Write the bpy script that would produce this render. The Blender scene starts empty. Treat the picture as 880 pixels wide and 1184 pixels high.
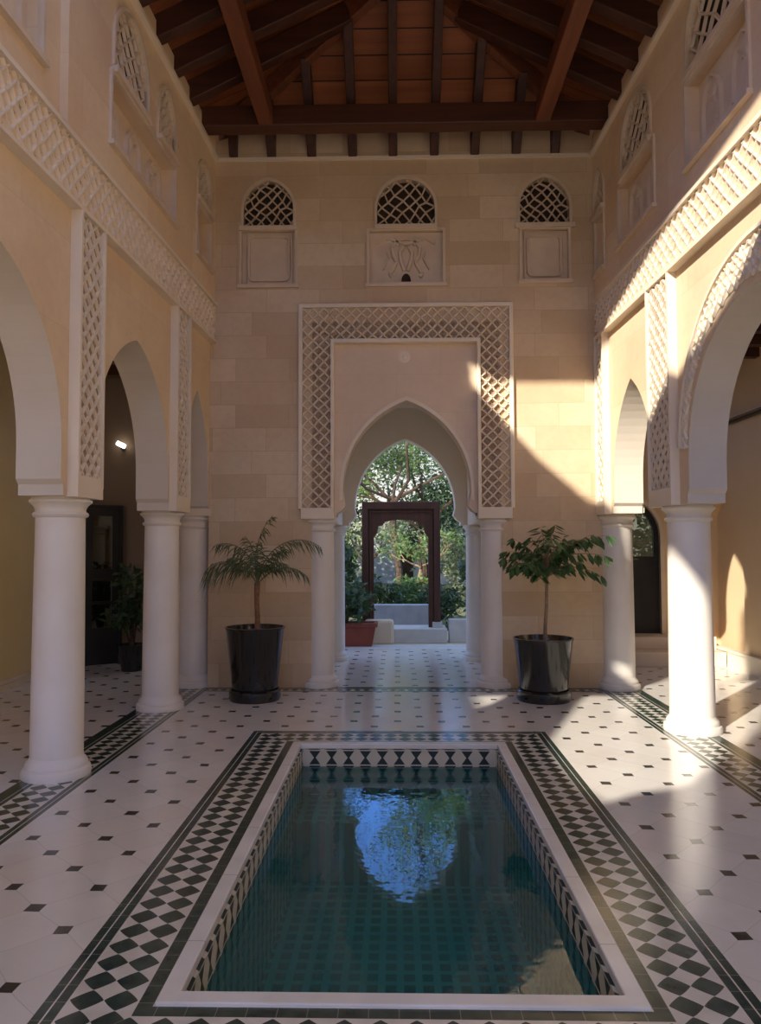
import bpy, bmesh, math, random
from mathutils import Vector, Matrix
from mathutils.geometry import tessellate_polygon
PI = math.pi
sc = bpy.context.scene
COL = sc.collection

# ------------------------------------------------------------------ camera, sky, sun, exposure
F = 880.0
yaw = math.atan(19 / F); pit = math.atan(40 / F); rol = math.radians(.15)
fw = Vector((-math.sin(yaw) * math.cos(pit), math.cos(yaw) * math.cos(pit), math.sin(pit)))
rt = Vector((math.cos(yaw), math.sin(yaw), 0)); up = rt.cross(fw)
rt2 = rt * math.cos(rol) - up * math.sin(rol); up2 = up * math.cos(rol) + rt * math.sin(rol)
cam = bpy.data.cameras.new('camera'); camo = bpy.data.objects.new('camera', cam); COL.objects.link(camo)
cam.sensor_fit = 'HORIZONTAL'; cam.sensor_width = 36; cam.lens = 36; cam.clip_end = 500
m3 = Matrix((rt2, up2, -fw)).transposed()
camo.matrix_world = Matrix.Translation((0, 0, 1.6)) @ m3.to_4x4()
sc.camera = camo
sc.view_settings.view_transform = 'Standard'; sc.view_settings.look = 'None'
sc.view_settings.gamma = 1; sc.view_settings.use_curve_mapping = False
sc.view_settings.exposure = 0.1

SKY = 1.12
w = bpy.data.worlds.new('sky'); sc.world = w; w.use_nodes = True
nt = w.node_tree; nt.nodes.clear()
tc = nt.nodes.new('ShaderNodeTexCoord'); sp = nt.nodes.new('ShaderNodeSeparateXYZ')
rp = nt.nodes.new('ShaderNodeValToRGB'); bg = nt.nodes.new('ShaderNodeBackground'); wo = nt.nodes.new('ShaderNodeOutputWorld')
nt.links.new(tc.outputs['Generated'], sp.inputs[0]); nt.links.new(sp.outputs[2], rp.inputs[0])
nt.links.new(rp.outputs[0], bg.inputs[0]); nt.links.new(bg.outputs[0], wo.inputs[0])
e = rp.color_ramp.elements
e[0].position = 0; e[0].color = (1.0, .91, .78, 1)
e[1].position = 1; e[1].color = (.62, .72, .92, 1)
x = e.new(.10); x.color = (.88, .86, .88, 1)
x = e.new(.22); x.color = (.30, .62, 1.5, 1)
x = e.new(.32); x.color = (.38, 1.0, 3.1, 1)
x = e.new(.60); x.color = (.45, .72, 1.4, 1)
bg.inputs[1].default_value = SKY

S = Vector((.62, .785, -.51)).normalized()
sun = bpy.data.lights.new('sun', 'SUN'); suno = bpy.data.objects.new('sun', sun); COL.objects.link(suno)
sun.energy = 7.8; sun.angle = math.radians(.9); sun.color = (1, .93, .82)
suno.rotation_euler = S.to_track_quat('-Z', 'Y').to_euler(); suno.location = (-8, -8, 12)
sc.cycles.max_bounces = 10; sc.cycles.diffuse_bounces = 6; sc.cycles.transparent_max_bounces = 12
sc.cycles.sample_clamp_indirect = 8

# ------------------------------------------------------------------ materials
class NT:
    def __init__(s, name):
        s.mat = bpy.data.materials.new(name); s.mat.use_nodes = True
        s.t = s.mat.node_tree; s.t.nodes.clear()
        s.out = s.n('ShaderNodeOutputMaterial'); s.b = s.n('ShaderNodeBsdfPrincipled')
        s.l(s.b.outputs[0], s.out.inputs[0])
    def n(s, t, **k):
        o = s.t.nodes.new(t)
        for a, v in k.items(): setattr(o, a, v)
        return o
    def l(s, a, b): s.t.links.new(a, b)
    def put(s, sock, v):
        if hasattr(v, 'is_output'): s.l(v, sock)
        else: sock.default_value = v
    def m(s, op, *a):
        o = s.n('ShaderNodeMath', operation=op)
        for i, v in enumerate(a): s.put(o.inputs[i], v)
        return o.outputs[0]
    def mix(s, f, a, b, mode='MIX'):
        o = s.n('ShaderNodeMix', data_type='RGBA', blend_type=mode)
        s.put(o.inputs[0], f)
        for i, v in ((6, a), (7, b)):
            s.put(o.inputs[i], v if hasattr(v, 'is_output') else (*v[:3], 1))
        return o.outputs[2]
    def xyz(s):
        c = s.n('ShaderNodeTexCoord'); p = s.n('ShaderNodeSeparateXYZ'); s.l(c.outputs['Object'], p.inputs[0])
        return p.outputs[0], p.outputs[1], p.outputs[2], c.outputs['Object']
    def vec(s, x, y, z):
        c = s.n('ShaderNodeCombineXYZ')
        for i, v in enumerate((x, y, z)): s.put(c.inputs[i], v)
        return c.outputs[0]
    def noise(s, v, scale, det=3, rough=.5):
        o = s.n('ShaderNodeTexNoise'); s.l(v, o.inputs['Vector'])
        o.inputs['Scale'].default_value = scale; o.inputs['Detail'].default_value = det; o.inputs['Roughness'].default_value = rough
        return o.outputs['Fac']
    def ramp(s, f, a, b):
        o = s.n('ShaderNodeMapRange', clamp=True); s.l(f, o.inputs[0])
        o.inputs[1].default_value = a; o.inputs[2].default_value = b
        return o.outputs[0]
    def bump(s, h, st=.3, d=.01):
        o = s.n('ShaderNodeBump'); s.l(h, o.inputs['Height']); o.inputs['Strength'].default_value = st; o.inputs['Distance'].default_value = d
        s.l(o.outputs[0], s.b.inputs['Normal'])
    def fin(s, col=None, rough=.6, spec=.4, metal=0):
        if col is not None: s.put(s.b.inputs['Base Color'], col if hasattr(col, 'is_output') else (*col[:3], 1))
        s.put(s.b.inputs['Roughness'], rough); s.b.inputs['Specular IOR Level'].default_value = spec
        s.b.inputs['Metallic'].default_value = metal
        return s.mat

def noisy(name, c1, c2, scale=4, rough=.7, spec=.3, bs=0, bd=.005, bscale=None, det=4):
    t = NT(name); _, _, _, v = t.xyz()
    f = t.ramp(t.noise(v, scale, det), .35, .65)
    if bs: t.bump(t.noise(v, bscale or scale * 6, 4), bs, bd)
    return t.fin(t.mix(f, c1, c2), rough, spec)

def stone(name, axis, c1, c2, c3, joint=.6, bw=.62, bh=.27, seed=0):
    """coursed ashlar stone"""
    t = NT(name); x, y, z, v = t.xyz()
    h = x if axis == 'x' else y
    wob = t.m('MULTIPLY', t.m('SUBTRACT', t.noise(v, .7, 1), .5), .02)
    uv = t.vec(t.m('ADD', h, seed), t.m('ADD', z, wob), 0)
    b = t.n('ShaderNodeTexBrick'); t.l(uv, b.inputs[0])
    b.offset = .43; b.squash = 1.35; b.squash_frequency = 3
    b.inputs['Scale'].default_value = 1; b.inputs['Brick Width'].default_value = bw; b.inputs['Row Height'].default_value = bh
    b.inputs['Mortar Size'].default_value = .003; b.inputs['Mortar Smooth'].default_value = .3; b.inputs['Bias'].default_value = -.1
    b.inputs['Color1'].default_value = (*c1, 1); b.inputs['Color2'].default_value = (*c2, 1)
    b.inputs['Mortar'].default_value = (*[k * joint for k in c1], 1)
    f = t.ramp(t.noise(v, 1.4, 5, .6), .4, .72)
    c = t.mix(t.m('MULTIPLY', f, .55), b.outputs[0], c3)
    f2 = t.ramp(t.noise(v, 14, 4, .6), .45, .8)
    c = t.mix(t.m('MULTIPLY', f2, .25), c, [k * .75 for k in c1])
    t.bump(t.m('ADD', t.m('MULTIPLY', b.outputs[1], -1.0), t.m('MULTIPLY', t.noise(v, 30, 3), .3)), .25, .006)
    return t.fin(c, .65, .3)

WHT = (.80, .74, .65)
M = {}
M['stone'] = stone('ashlar_stone', 'x', (.57, .42, .26), (.73, .58, .39), (.52, .34, .19), joint=.88)
M['side_stone'] = stone('pale_side_stone', 'y', (.74, .56, .35), (.80, .63, .42), (.66, .44, .28), joint=.9, bw=1.3, bh=.62)
M['trimtan'] = noisy('tan_window_trim', (.70, .57, .42), (.64, .50, .36), 5, .65, .25, .1, .004, 30)
M['panel'] = stone('panel_stone', 'x', (.72, .56, .40), (.76, .61, .45), (.60, .43, .29), joint=.9, bw=.9, bh=.45)
M['plaster'] = noisy('cream_plaster', (.81, .70, .55), (.76, .64, .48), 2, .6, .3, .08, .004, 20)
M['white'] = noisy('white_column_plaster', (.80, .74, .65), (.75, .68, .58), 2.5, .45, .4, .05, .003, 18)
M['carved'] = noisy('carved_stucco', (.84, .72, .56), (.78, .65, .48), 9, .75, .2, .35, .006, 60)
M['bed'] = noisy('shaded_stucco_bed', (.46, .34, .24), (.34, .24, .16), 25, .85, .1, .9, .012, 70)  # bed and leaves darkened: recess shade put into the colour
M['soffit'] = noisy('smooth_arch_plaster', (.66, .59, .48), (.62, .54, .43), 1.5, .6, .3, .04)
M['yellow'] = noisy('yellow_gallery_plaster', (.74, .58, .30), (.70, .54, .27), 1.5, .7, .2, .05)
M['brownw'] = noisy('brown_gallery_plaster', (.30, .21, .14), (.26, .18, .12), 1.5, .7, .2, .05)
M['tan'] = noisy('tan_gallery_plaster', (.74, .55, .33), (.70, .51, .30), 1.2, .7, .2, .05)
M['skirt'] = noisy('skirting_stone', (.74, .62, .46), (.70, .56, .40), 3, .5, .3)
M['skirtw'] = noisy('pale_skirting_stone', (.78, .70, .56), (.72, .63, .48), 3, .5, .3)
M['dark'] = noisy('dark_void', (.035, .022, .015), (.06, .035, .02), 12, .7, .2)  # near-black colour stands in for unlit space behind openings
M['black'] = noisy('black_paint', (.012, .011, .010), (.02, .017, .015), 6, .35, .4)
M['pot'] = noisy('black_glazed_pot', (.010, .010, .009), (.022, .020, .018), 3, .14, .6)
M['soil'] = noisy('soil', (.10, .07, .045), (.25, .19, .12), 40, .95, .1, .8, .02, 50)
M['terra'] = noisy('terracotta_red', (.22, .05, .03), (.28, .07, .045), 5, .6, .3)
M['bark'] = noisy('bark', (.11, .075, .05), (.06, .04, .028), 20, .9, .1, .6, .01, 30)
M['trunkp'] = noisy('young_trunk', (.30, .20, .12), (.20, .13, .08), 30, .8, .2, .5, .005, 40)
M['palmtr'] = noisy('palm_trunk', (.26, .13, .07), (.16, .08, .045), 30, .8, .2, .6, .006, 40)
M['concrete'] = noisy('grey_concrete', (.42, .42, .42), (.34, .34, .35), 5, .8, .2, .2, .004)
M['concretel'] = noisy('light_concrete', (.60, .58, .55), (.52, .50, .48), 5, .8, .2, .2, .004)
M['sand'] = noisy('pale_gravel', (.70, .62, .48), (.60, .52, .40), 3, .9, .1, .3, .01)
M['grass'] = noisy('grass', (.10, .12, .045), (.22, .20, .10), 4, .95, .1, .6, .03, 25)
M['house'] = noisy('white_render', (.52, .50, .45), (.44, .42, .38), 2, .8, .1)
M['housed'] = noisy('grey_door_paint', (.40, .42, .42), (.34, .36, .36), 2, .7, .1)

def leafmat(name, a, b, tr=.25):
    t = NT(name); _, _, _, v = t.xyz()
    c = t.mix(t.ramp(t.noise(v, 7, 2), .35, .65), a, b)
    t.b.inputs['Roughness'].default_value = .5
    t.l(c, t.b.inputs['Base Color'])
    tl = t.n('ShaderNodeBsdfTranslucent'); t.l(t.mix(.5, c, (.35, .45, .08)), tl.inputs[0])
    ms = t.n('ShaderNodeMixShader'); ms.inputs[0].default_value = tr
    t.l(t.b.outputs[0], ms.inputs[1]); t.l(tl.outputs[0], ms.inputs[2]); t.l(ms.outputs[0], t.out.inputs[0])
    return t.mat
M['leaf_dark'] = leafmat('dark_leaf', (.018, .045, .014), (.045, .085, .03), .15)
M['leaf_mid'] = leafmat('mid_leaf', (.07, .14, .03), (.14, .22, .06))
M['leaf_olive'] = leafmat('olive_leaf', (.20, .24, .12), (.34, .36, .20))
M['leaf_bright'] = leafmat('bright_leaf', (.16, .28, .05), (.30, .40, .10))
M['leaf_palm'] = leafmat('palm_leaf', (.05, .085, .03), (.12, .14, .06), .12)
M['leaf_pot'] = leafmat('glossy_pot_leaf', (.03, .085, .025), (.07, .15, .05), .15)

def woodmat(name, a, b, axis='y', planks=0, rough=.5):
    t = NT(name); x, y, z, v = t.xyz()
    k = dict(x=(.6, 14, 14), y=(14, .6, 14), z=(14, 14, .6))[axis]
    sv = t.vec(t.m('MULTIPLY', x, k[0]), t.m('MULTIPLY', y, k[1]), t.m('MULTIPLY', z, k[2]))
    f = t.ramp(t.noise(sv, 1, 5, .6), .3, .7)
    c = t.mix(f, a, b)
    if planks:
        h = x if axis == 'y' else y
        cell = t.m('DIVIDE', h, planks); fr = t.m('FRACT', cell)
        rnd = t.n('ShaderNodeTexWhiteNoise', noise_dimensions='1D'); t.l(t.m('FLOOR', cell), rnd.inputs['W'])
        c = t.mix(t.m('MULTIPLY', rnd.outputs[0], .45), c, [q * .45 for q in a])
        gap = t.m('LESS_THAN', fr, .05)
        c = t.mix(gap, c, (.015, .006, .004))
        t.bump(t.m('MULTIPLY', gap, -1), .6, .01)
    else: t.bump(f, .2, .004)
    return t.fin(c, rough, .4)
M['beam'] = woodmat('dark_red_beam_wood_x', (.11, .038, .018), (.065, .021, .011), 'x')
M['beamy'] = woodmat('dark_red_beam_wood_y', (.22, .070, .028), (.12, .036, .016), 'y')
M['rafter'] = woodmat('rafter_wood', (.085, .028, .014), (.045, .015, .008), 'x')
M['rafterz'] = woodmat('rafter_wood_back', (.085, .028, .014), (.045, .015, .008), 'y')
M['boardx'] = woodmat('roof_boards_x', (.46, .15, .05), (.30, .09, .032), 'x', .17)
M['boardy'] = woodmat('roof_boards_y', (.46, .15, .05), (.30, .09, .032), 'x', .22)
M['door'] = woodmat('carved_door_wood', (.10, .035, .018), (.055, .018, .010), 'z')
M['gwood'] = woodmat('gallery_ceiling_wood', (.20, .07, .03), (.12, .04, .02), 'y', .2)

# water: clear with a fresnel sheen
t = NT('pool_water_surface'); x, y, z, v = t.xyz()
tr = t.n('ShaderNodeBsdfTransparent'); tr.inputs[0].default_value = (.42, .82, .80, 1)
df = t.n('ShaderNodeBsdfDiffuse'); df.inputs[0].default_value = (.014, .19, .22, 1)
gl = t.n('ShaderNodeBsdfGlossy'); gl.inputs['Roughness'].default_value = .0; gl.inputs[0].default_value = (1, 1, 1, 1)
fr = t.n('ShaderNodeFresnel'); fr.inputs[0].default_value = 1.36
bp = t.n('ShaderNodeBump'); bp.inputs['Strength'].default_value = .5; bp.inputs['Distance'].default_value = .0025
t.l(t.noise(t.vec(x, t.m('MULTIPLY', y, .8), z), 9, 2), bp.inputs['Height'])
t.l(bp.outputs[0], gl.inputs['Normal'])
m1 = t.n('ShaderNodeMixShader'); m1.inputs[0].default_value = .30
m2 = t.n('ShaderNodeMixShader'); t.l(fr.outputs[0], m2.inputs[0])
t.l(tr.outputs[0], m1.inputs[1]); t.l(df.outputs[0], m1.inputs[2])
t.l(m1.outputs[0], m2.inputs[1]); t.l(gl.outputs[0], m2.inputs[2]); t.l(m2.outputs[0], t.out.inputs[0])
M['water'] = t.mat

PX, PY, HX, HY = .01, 4.5, .79, 1.71      # pool centre and half sizes
GRN, GRN2, MARB, MARB2 = (.022, .040, .032), (.05, .075, .058), (.74, .70, .63), (.64, .59, .52)

def floor_mat():
    t = NT('marble_mosaic_floor'); x, y, z, v = t.xyz()
    m = t.m
    def band(s, a, b): return m('MULTIPLY', m('GREATER_THAN', s, a), m('LESS_THAN', s, b))
    n1 = t.noise(v, 3.1, 1)
    jx = m('MULTIPLY', m('SUBTRACT', n1, .5), .05)
    n2 = t.noise(t.vec(y, x, 3.7), 3.1, 1)
    jy = m('MULTIPLY', m('SUBTRACT', n2, .5), .05)
    P = .285
    xx = m('ADD', x, jx); yy = m('ADD', y, jy)
    u = m('DIVIDE', m('ADD', xx, yy), P * math.sqrt(2)); q = m('DIVIDE', m('SUBTRACT', xx, yy), P * math.sqrt(2))
    du = m('MULTIPLY', m('ABSOLUTE', m('SUBTRACT', m('FRACT', u), .5)), P)
    dq = m('MULTIPLY', m('ABSOLUTE', m('SUBTRACT', m('FRACT', q), .5)), P)
    dot = m('LESS_THAN', m('ADD', du, dq), .046)
    joint = m('LESS_THAN', m('MINIMUM', du, dq), .0014)
    rnd = t.n('ShaderNodeTexWhiteNoise', noise_dimensions='2D')
    t.l(t.vec(m('ROUND', u), m('ROUND', q), 0), rnd.inputs['Vector'])
    base = t.mix(m('MULTIPLY', rnd.outputs[0], .35), MARB, MARB2)
    vein = t.ramp(t.noise(v, 2.2, 6, .65), .48, .75)
    base = t.mix(m('MULTIPLY', vein, .3), base, (.55, .46, .38))
    base = t.mix(m('MULTIPLY', joint, .55), base, (.40, .34, .29))
    dn = t.noise(v, 5, 3)
    dcol = t.mix(t.ramp(dn, .4, .65), (.035, .030, .026), (.07, .06, .045))
    base = t.mix(dot, base, dcol)
    gcol = t.mix(t.ramp(t.noise(v, 11, 4), .35, .68), GRN, GRN2)
    # pool surround
    ax = m('SUBTRACT', m('ABSOLUTE', m('SUBTRACT', x, PX)), HX)
    ay = m('SUBTRACT', m('ABSOLUTE', m('SUBTRACT', y, PY)), HY)
    d = m('MAXIMUM', ax, ay)
    side = m('GREATER_THAN', ax, ay)
    along = m('ADD', m('MULTIPLY', side, y), m('MULTIPLY', m('SUBTRACT', 1.0, side), x))
    def diam(a, b, p, off=0.0):
        fa = m('ABSOLUTE', m('SUBTRACT', m('FRACT', m('DIVIDE', a, p)), .5))
        fb = m('ABSOLUTE', m('SUBTRACT', m('FRACT', m('DIVIDE', m('SUBTRACT', b, off), p)), .5))
        return m('LESS_THAN', m('ADD', m('POWER', m('MULTIPLY', fa, 2.0), 1.13), m('POWER', m('MULTIPLY', fb, 2.0), 1.13)), .985)
    ring = band(d, .06, .47)
    pat = diam(along, d, .122, .140)
    dk = m('MULTIPLY', pat, band(d, .140, .384))
    dk = m('MAXIMUM', dk, band(d, .078, .134)); dk = m('MAXIMUM', dk, band(d, .390, .428)); dk = m('MAXIMUM', dk, band(d, .434, .47))
    # little joints in the plain strips
    tj = m('LESS_THAN', m('FRACT', m('DIVIDE', along, .105)), .03)
    strips = m('MAXIMUM', band(d, .078, .134), band(d, .39, .47))
    white = t.mix(t.ramp(t.noise(v, 8, 3), .4, .7), (.70, .65, .57), (.58, .54, .46))
    g2 = t.mix(m('MULTIPLY', m('MULTIPLY', tj, strips), .5), gcol, (.3, .3, .25))
    rc = t.mix(dk, white, g2)
    base = t.mix(ring, base, rc)
    # side bands under the columns
    sx = m('ADD', m('SUBTRACT', x, .06), m('MULTIPLY', m('SUBTRACT', 8.7, y), 0.0))
    e = m('SUBTRACT', m('ABSOLUTE', sx), 2.20)
    f = m('SUBTRACT', y, 8.48)
    def strip(s, al, w, far):
        r = band(s, 0.0, far)
        p2 = diam(al, s, w, .075)
        k = m('MULTIPLY', p2, band(s, .075, .075 + w * 2))
        k = m('MAXIMUM', k, band(s, 0, .03)); k = m('MAXIMUM', k, band(s, .036, .068))
        k = m('MAXIMUM', k, band(s, .082 + w * 2, .114 + w * 2)); k = m('MAXIMUM', k, band(s, .12 + w * 2, far))
        return r, k
    r1, k1 = strip(e, y, .12, .45)
    r1 = m('MULTIPLY', r1, m('LESS_THAN', y, 10.4))
    base = t.mix(r1, base, t.mix(k1, white, gcol))
    rb = m('MULTIPLY', band(f, 0, .28), m('LESS_THAN', e, 0.0))
    kb = m('MAXIMUM', m('MULTIPLY', diam(x, f, .1, .05), band(f, .05, .15)), m('MAXIMUM', band(f, 0, .045), band(f, .155, .28)))
    base = t.mix(rb, base, t.mix(kb, white, gcol))
    t.bump(m('ADD', t.noise(v, 6, 2), m('MULTIPLY', joint, -.4)), .10, .004)
    rg = t.m('ADD', .10, m('MULTIPLY', t.noise(v, 4, 4), .14))
    return t.fin(base, rg, .5)
M['floor'] = floor_mat()

def pool_tile(name, wallish):
    t = NT(name); x, y, z, v = t.xyz(); m = t.m
    if wallish:
        a = m('ADD', x, y); P_ = .136
        fa = m('ABSOLUTE', m('SUBTRACT', m('FRACT', m('DIVIDE', a, P_)), .5))
        fb = m('ABSOLUTE', m('SUBTRACT', m('FRACT', m('DIVIDE', m('ADD', z, .038), .116)), .5))
        k = m('LESS_THAN', fa, m('ADD', .05, m('MULTIPLY', fb, .62)))
        k = m('MULTIPLY', k, m('LESS_THAN', fb, .46))
        c = t.mix(k, (.60, .54, .42), (.022, .035, .03))
    else:
        fa = m('ABSOLUTE', m('SUBTRACT', m('FRACT', m('DIVIDE', x, .105)), .5))
        row = m('FLOOR', m('DIVIDE', y, .11))
        fb = m('ABSOLUTE', m('SUBTRACT', m('FRACT', m('DIVIDE', y, .11)), .5))
        k = m('MULTIPLY', m('LESS_THAN', fa, .30), m('LESS_THAN', fb, .33))
        nn = t.noise(v, 1.6, 2)
        c = t.mix(k, (.20, .50, .50), (.015, .06, .07))
        c = t.mix(t.m('MULTIPLY', t.ramp(nn, .3, .7), .5), c, (.07, .27, .30))
    return t.fin(c, .4, .3)
M['ptile'] = pool_tile('pool_wall_mosaic', True)
M['pbot'] = pool_tile('pool_bottom_mosaic', False)
t = NT('marble_coping'); x, y, z, v = t.xyz()
j = t.m('LESS_THAN', t.m('FRACT', t.m('DIVIDE', t.m('ADD', y, .13), .62)), .006)
c = t.mix(t.ramp(t.noise(v, 3, 5), .4, .7), (.78, .75, .70), (.66, .63, .57))
M['coping'] = t.fin(t.mix(j, c, (.3, .27, .22)), .25, .5)
t = NT('door_glass'); 
tr = t.n('ShaderNodeBsdfTransparent'); tr.inputs[0].default_value = (.5, .55, .5, 1)
gl = t.n('ShaderNodeBsdfGlossy'); gl.inputs['Roughness'].default_value = .02
ms = t.n('ShaderNodeMixShader'); ms.inputs[0].default_value = .22
t.l(tr.outputs[0], ms.inputs[1]); t.l(gl.outputs[0], ms.inputs[2]); t.l(ms.outputs[0], t.out.inputs[0]); M['glass'] = t.mat
t = NT('lamp_glow'); em = t.n('ShaderNodeEmission'); em.inputs[1].default_value = 5; em.inputs[0].default_value = (1, .95, .85, 1)
t.l(em.outputs[0], t.out.inputs[0]); M['glow'] = t.mat

# ------------------------------------------------------------------ mesh helpers
def tag(o, label=None, cat=None, group=None, kind=None):
    if label: o['label'] = label
    if cat: o['category'] = cat
    if group: o['group'] = group
    if kind: o['kind'] = kind
    return o
def empty(name, loc=(0, 0, 0), rz=0, label=None, cat=None, group=None, kind=None):
    o = bpy.data.objects.new(name, None); COL.objects.link(o); o.location = loc; o.rotation_euler = (0, 0, rz); o.empty_display_size = .1
    return tag(o, label, cat, group, kind)
class MB:
    def __init__(s): s.v = []; s.f = []; s.sm = False
    def add(s, vs, fs):
        k = len(s.v); s.v += [tuple(p) for p in vs]; s.f += [tuple(i + k for i in f) for f in fs]; return s
    def box(s, x0, x1, y0, y1, z0, z1, T=None):
        p = [Vector((x, y, z)) for x in (x0, x1) for y in (y0, y1) for z in (z0, z1)]
        if T: p = [T(q) for q in p]
        return s.add(p, [(0, 1, 3, 2), (4, 6, 7, 5), (0, 4, 5, 1), (2, 3, 7, 6), (0, 2, 6, 4), (1, 5, 7, 3)])
    def bar(s, a, b, w, h, upv=(0, 0, 1)):
        a = Vector(a); b = Vector(b); d = (b - a).normalized(); upv = Vector(upv)
        r = d.cross(upv).normalized(); u = r.cross(d).normalized()
        p = [q + r * (i * w / 2) + u * (j * h / 2) for q in (a, b) for i in (-1, 1) for j in (-1, 1)]
        return s.add(p, [(0, 1, 3, 2), (4, 6, 7, 5), (0, 4, 5, 1), (2, 3, 7, 6), (0, 2, 6, 4), (1, 5, 7, 3)])
    def tube(s, pts, rad, n=8, cap=True):
        pts = [Vector(p) for p in pts]
        if not hasattr(rad, '__len__'): rad = [rad] * len(pts)
        rings = []
        ref = Vector((0.13, .9, .41)).normalized()
        for i, p in enumerate(pts):
            d = (pts[min(i + 1, len(pts) - 1)] - pts[max(i - 1, 0)]).normalized()
            a = d.cross(ref)
            if a.length < .05: a = d.cross(Vector((1, 0, 0)))
            a.normalize(); b = d.cross(a)
            rings.append([p + (a * math.cos(2 * PI * k / n) + b * math.sin(2 * PI * k / n)) * rad[i] for k in range(n)])
        vs = [q for r in rings for q in r]; fs = []
        for i in range(len(pts) - 1):
            for k in range(n):
                fs.append((i * n + k, i * n + (k + 1) % n, (i + 1) * n + (k + 1) % n, (i + 1) * n + k))
        if cap: fs.append(tuple(range(n))); fs.append(tuple((len(pts) - 1) * n + k for k in range(n)))
        return s.add(vs, fs)
    def lathe(s, prof, n=40, c=(0, 0, 0)):
        vs = []; fs = []
        for r, z in prof:
            for k in range(n):
                a = 2 * PI * k / n; vs.append((c[0] + r * math.cos(a), c[1] + r * math.sin(a), c[2] + z))
        for i in range(len(prof) - 1):
            for k in range(n): fs.append((i * n + k, i * n + (k + 1) % n, (i + 1) * n + (k + 1) % n, (i + 1) * n + k))
        if prof[0][0] > .001: fs.append(tuple(range(n)))
        if prof[-1][0] > .001: fs.append(tuple((len(prof) - 1) * n + k for k in range(n)))
        return s.add(vs, fs)
    def extr(s, outer, holes, w0, w1, T):
        """polygon with holes in (u,z), extruded from w0 to w1 through frame T"""
        loops = [list(outer)] + [list(h) for h in holes]
        tri = tessellate_polygon([[Vector((a, b, 0)) for a, b in l] for l in loops])
        flat = [p for l in loops for p in l]; n = len(flat)
        vs = [T(a, b, w0) for a, b in flat] + [T(a, b, w1) for a, b in flat]
        fs = [tuple(x) for x in tri] + [tuple(i + n for i in reversed(x)) for x in tri]
        k = 0
        for l in loops:
            m = len(l)
            for i in range(m): fs.append((k + i, k + (i + 1) % m, n + k + (i + 1) % m, n + k + i))
            k += m
        return s.add(vs, fs)
    def build(s, name, mat, parent=None, smooth=False, bevel=0, **tg):
        me = bpy.data.meshes.new(name); me.from_pydata(s.v, [], s.f); me.update()
        bm = bmesh.new(); bm.from_mesh(me)
        bmesh.ops.recalc_face_normals(bm, faces=bm.faces); bm.to_mesh(me); bm.free()
        if smooth:
            for p in me.polygons: p.use_smooth = True
            try: me.set_sharp_from_angle(angle=math.radians(38))
            except Exception: pass
        me.materials.append(mat)
        o = bpy.data.objects.new(name, me); COL.objects.link(o)
        if parent: o.parent = parent
        if bevel:
            b = o.modifiers.new('bevel', 'BEVEL'); b.width = bevel; b.segments = 2; b.limit_method = 'ANGLE'
        return tag(o, **tg) if tg else o
def copy_tree(o, parent=None):
    c = o.copy(); COL.objects.link(c); c.parent = parent
    for ch in list(o.children): copy_tree(ch, c)
    return c

YB, K = 8.7, .03
XL, XR = -2.107, 2.288
nl = math.hypot(1, K)
def TL(u, z, w_): return Vector((XL - K * u / 1 + w_ / nl, YB - u - K * w_ / nl, z))
def TR(u, z, w_): return Vector((XR + K * u / 1 - w_ / nl, YB - u - K * w_ / nl, z))
def TB(u, z, w_): return Vector((u, YB - w_, z))

def arch_side(a, zs, za, n=12):
    """right half of a two centred pointed arch from (a,zs) to the apex (0,za)"""
    H = za - zs; e_ = (H * H - a * a) / (2 * a); R = a + e_; t1 = math.atan2(H, e_)
    return [(R * math.cos(t1 * i / n) - e_, zs + R * math.sin(t1 * i / n)) for i in range(n + 1)]
def arch_pts(c, a, z0, zs, za, n=12, foot=None):
    """whole opening outline: left foot up over the apex to the right foot"""
    r = arch_side(a, zs, za, n)
    right = [(c + x, z) for x, z in r]; left = [(c - x, z) for x, z in reversed(r)][1:]
    if foot: pre = [(c + x, z) for x, z in foot]; post = [(c - x, z) for x, z in reversed(foot)]
    else: pre = [(c + a, z0)]; post = [(c - a, z0)]
    return list(reversed(pre + right + left + post))
def clip(p, q, poly):
    """clip a segment to a convex polygon; None when it is outside"""
    t0, t1 = 0, 1; dx, dy = q[0] - p[0], q[1] - p[1]
    ar = sum(poly[i][0] * poly[(i + 1) % len(poly)][1] - poly[(i + 1) % len(poly)][0] * poly[i][1] for i in range(len(poly)))
    sg = 1 if ar > 0 else -1
    for i in range(len(poly)):
        a = poly[i]; b = poly[(i + 1) % len(poly)]
        nx, ny = -(b[1] - a[1]) * sg, (b[0] - a[0]) * sg
        num = (p[0] - a[0]) * nx + (p[1] - a[1]) * ny; den = dx * nx + dy * ny
        if abs(den) < 1e-12:
            if num < 0: return None
            continue
        t = -num / den
        if den > 0: t0 = max(t0, t)
        else: t1 = min(t1, t)
        if t0 >= t1: return None
    return (p[0] + dx * t0, p[1] + dy * t0), (p[0] + dx * t1, p[1] + dy * t1)
BED = [None]
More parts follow.
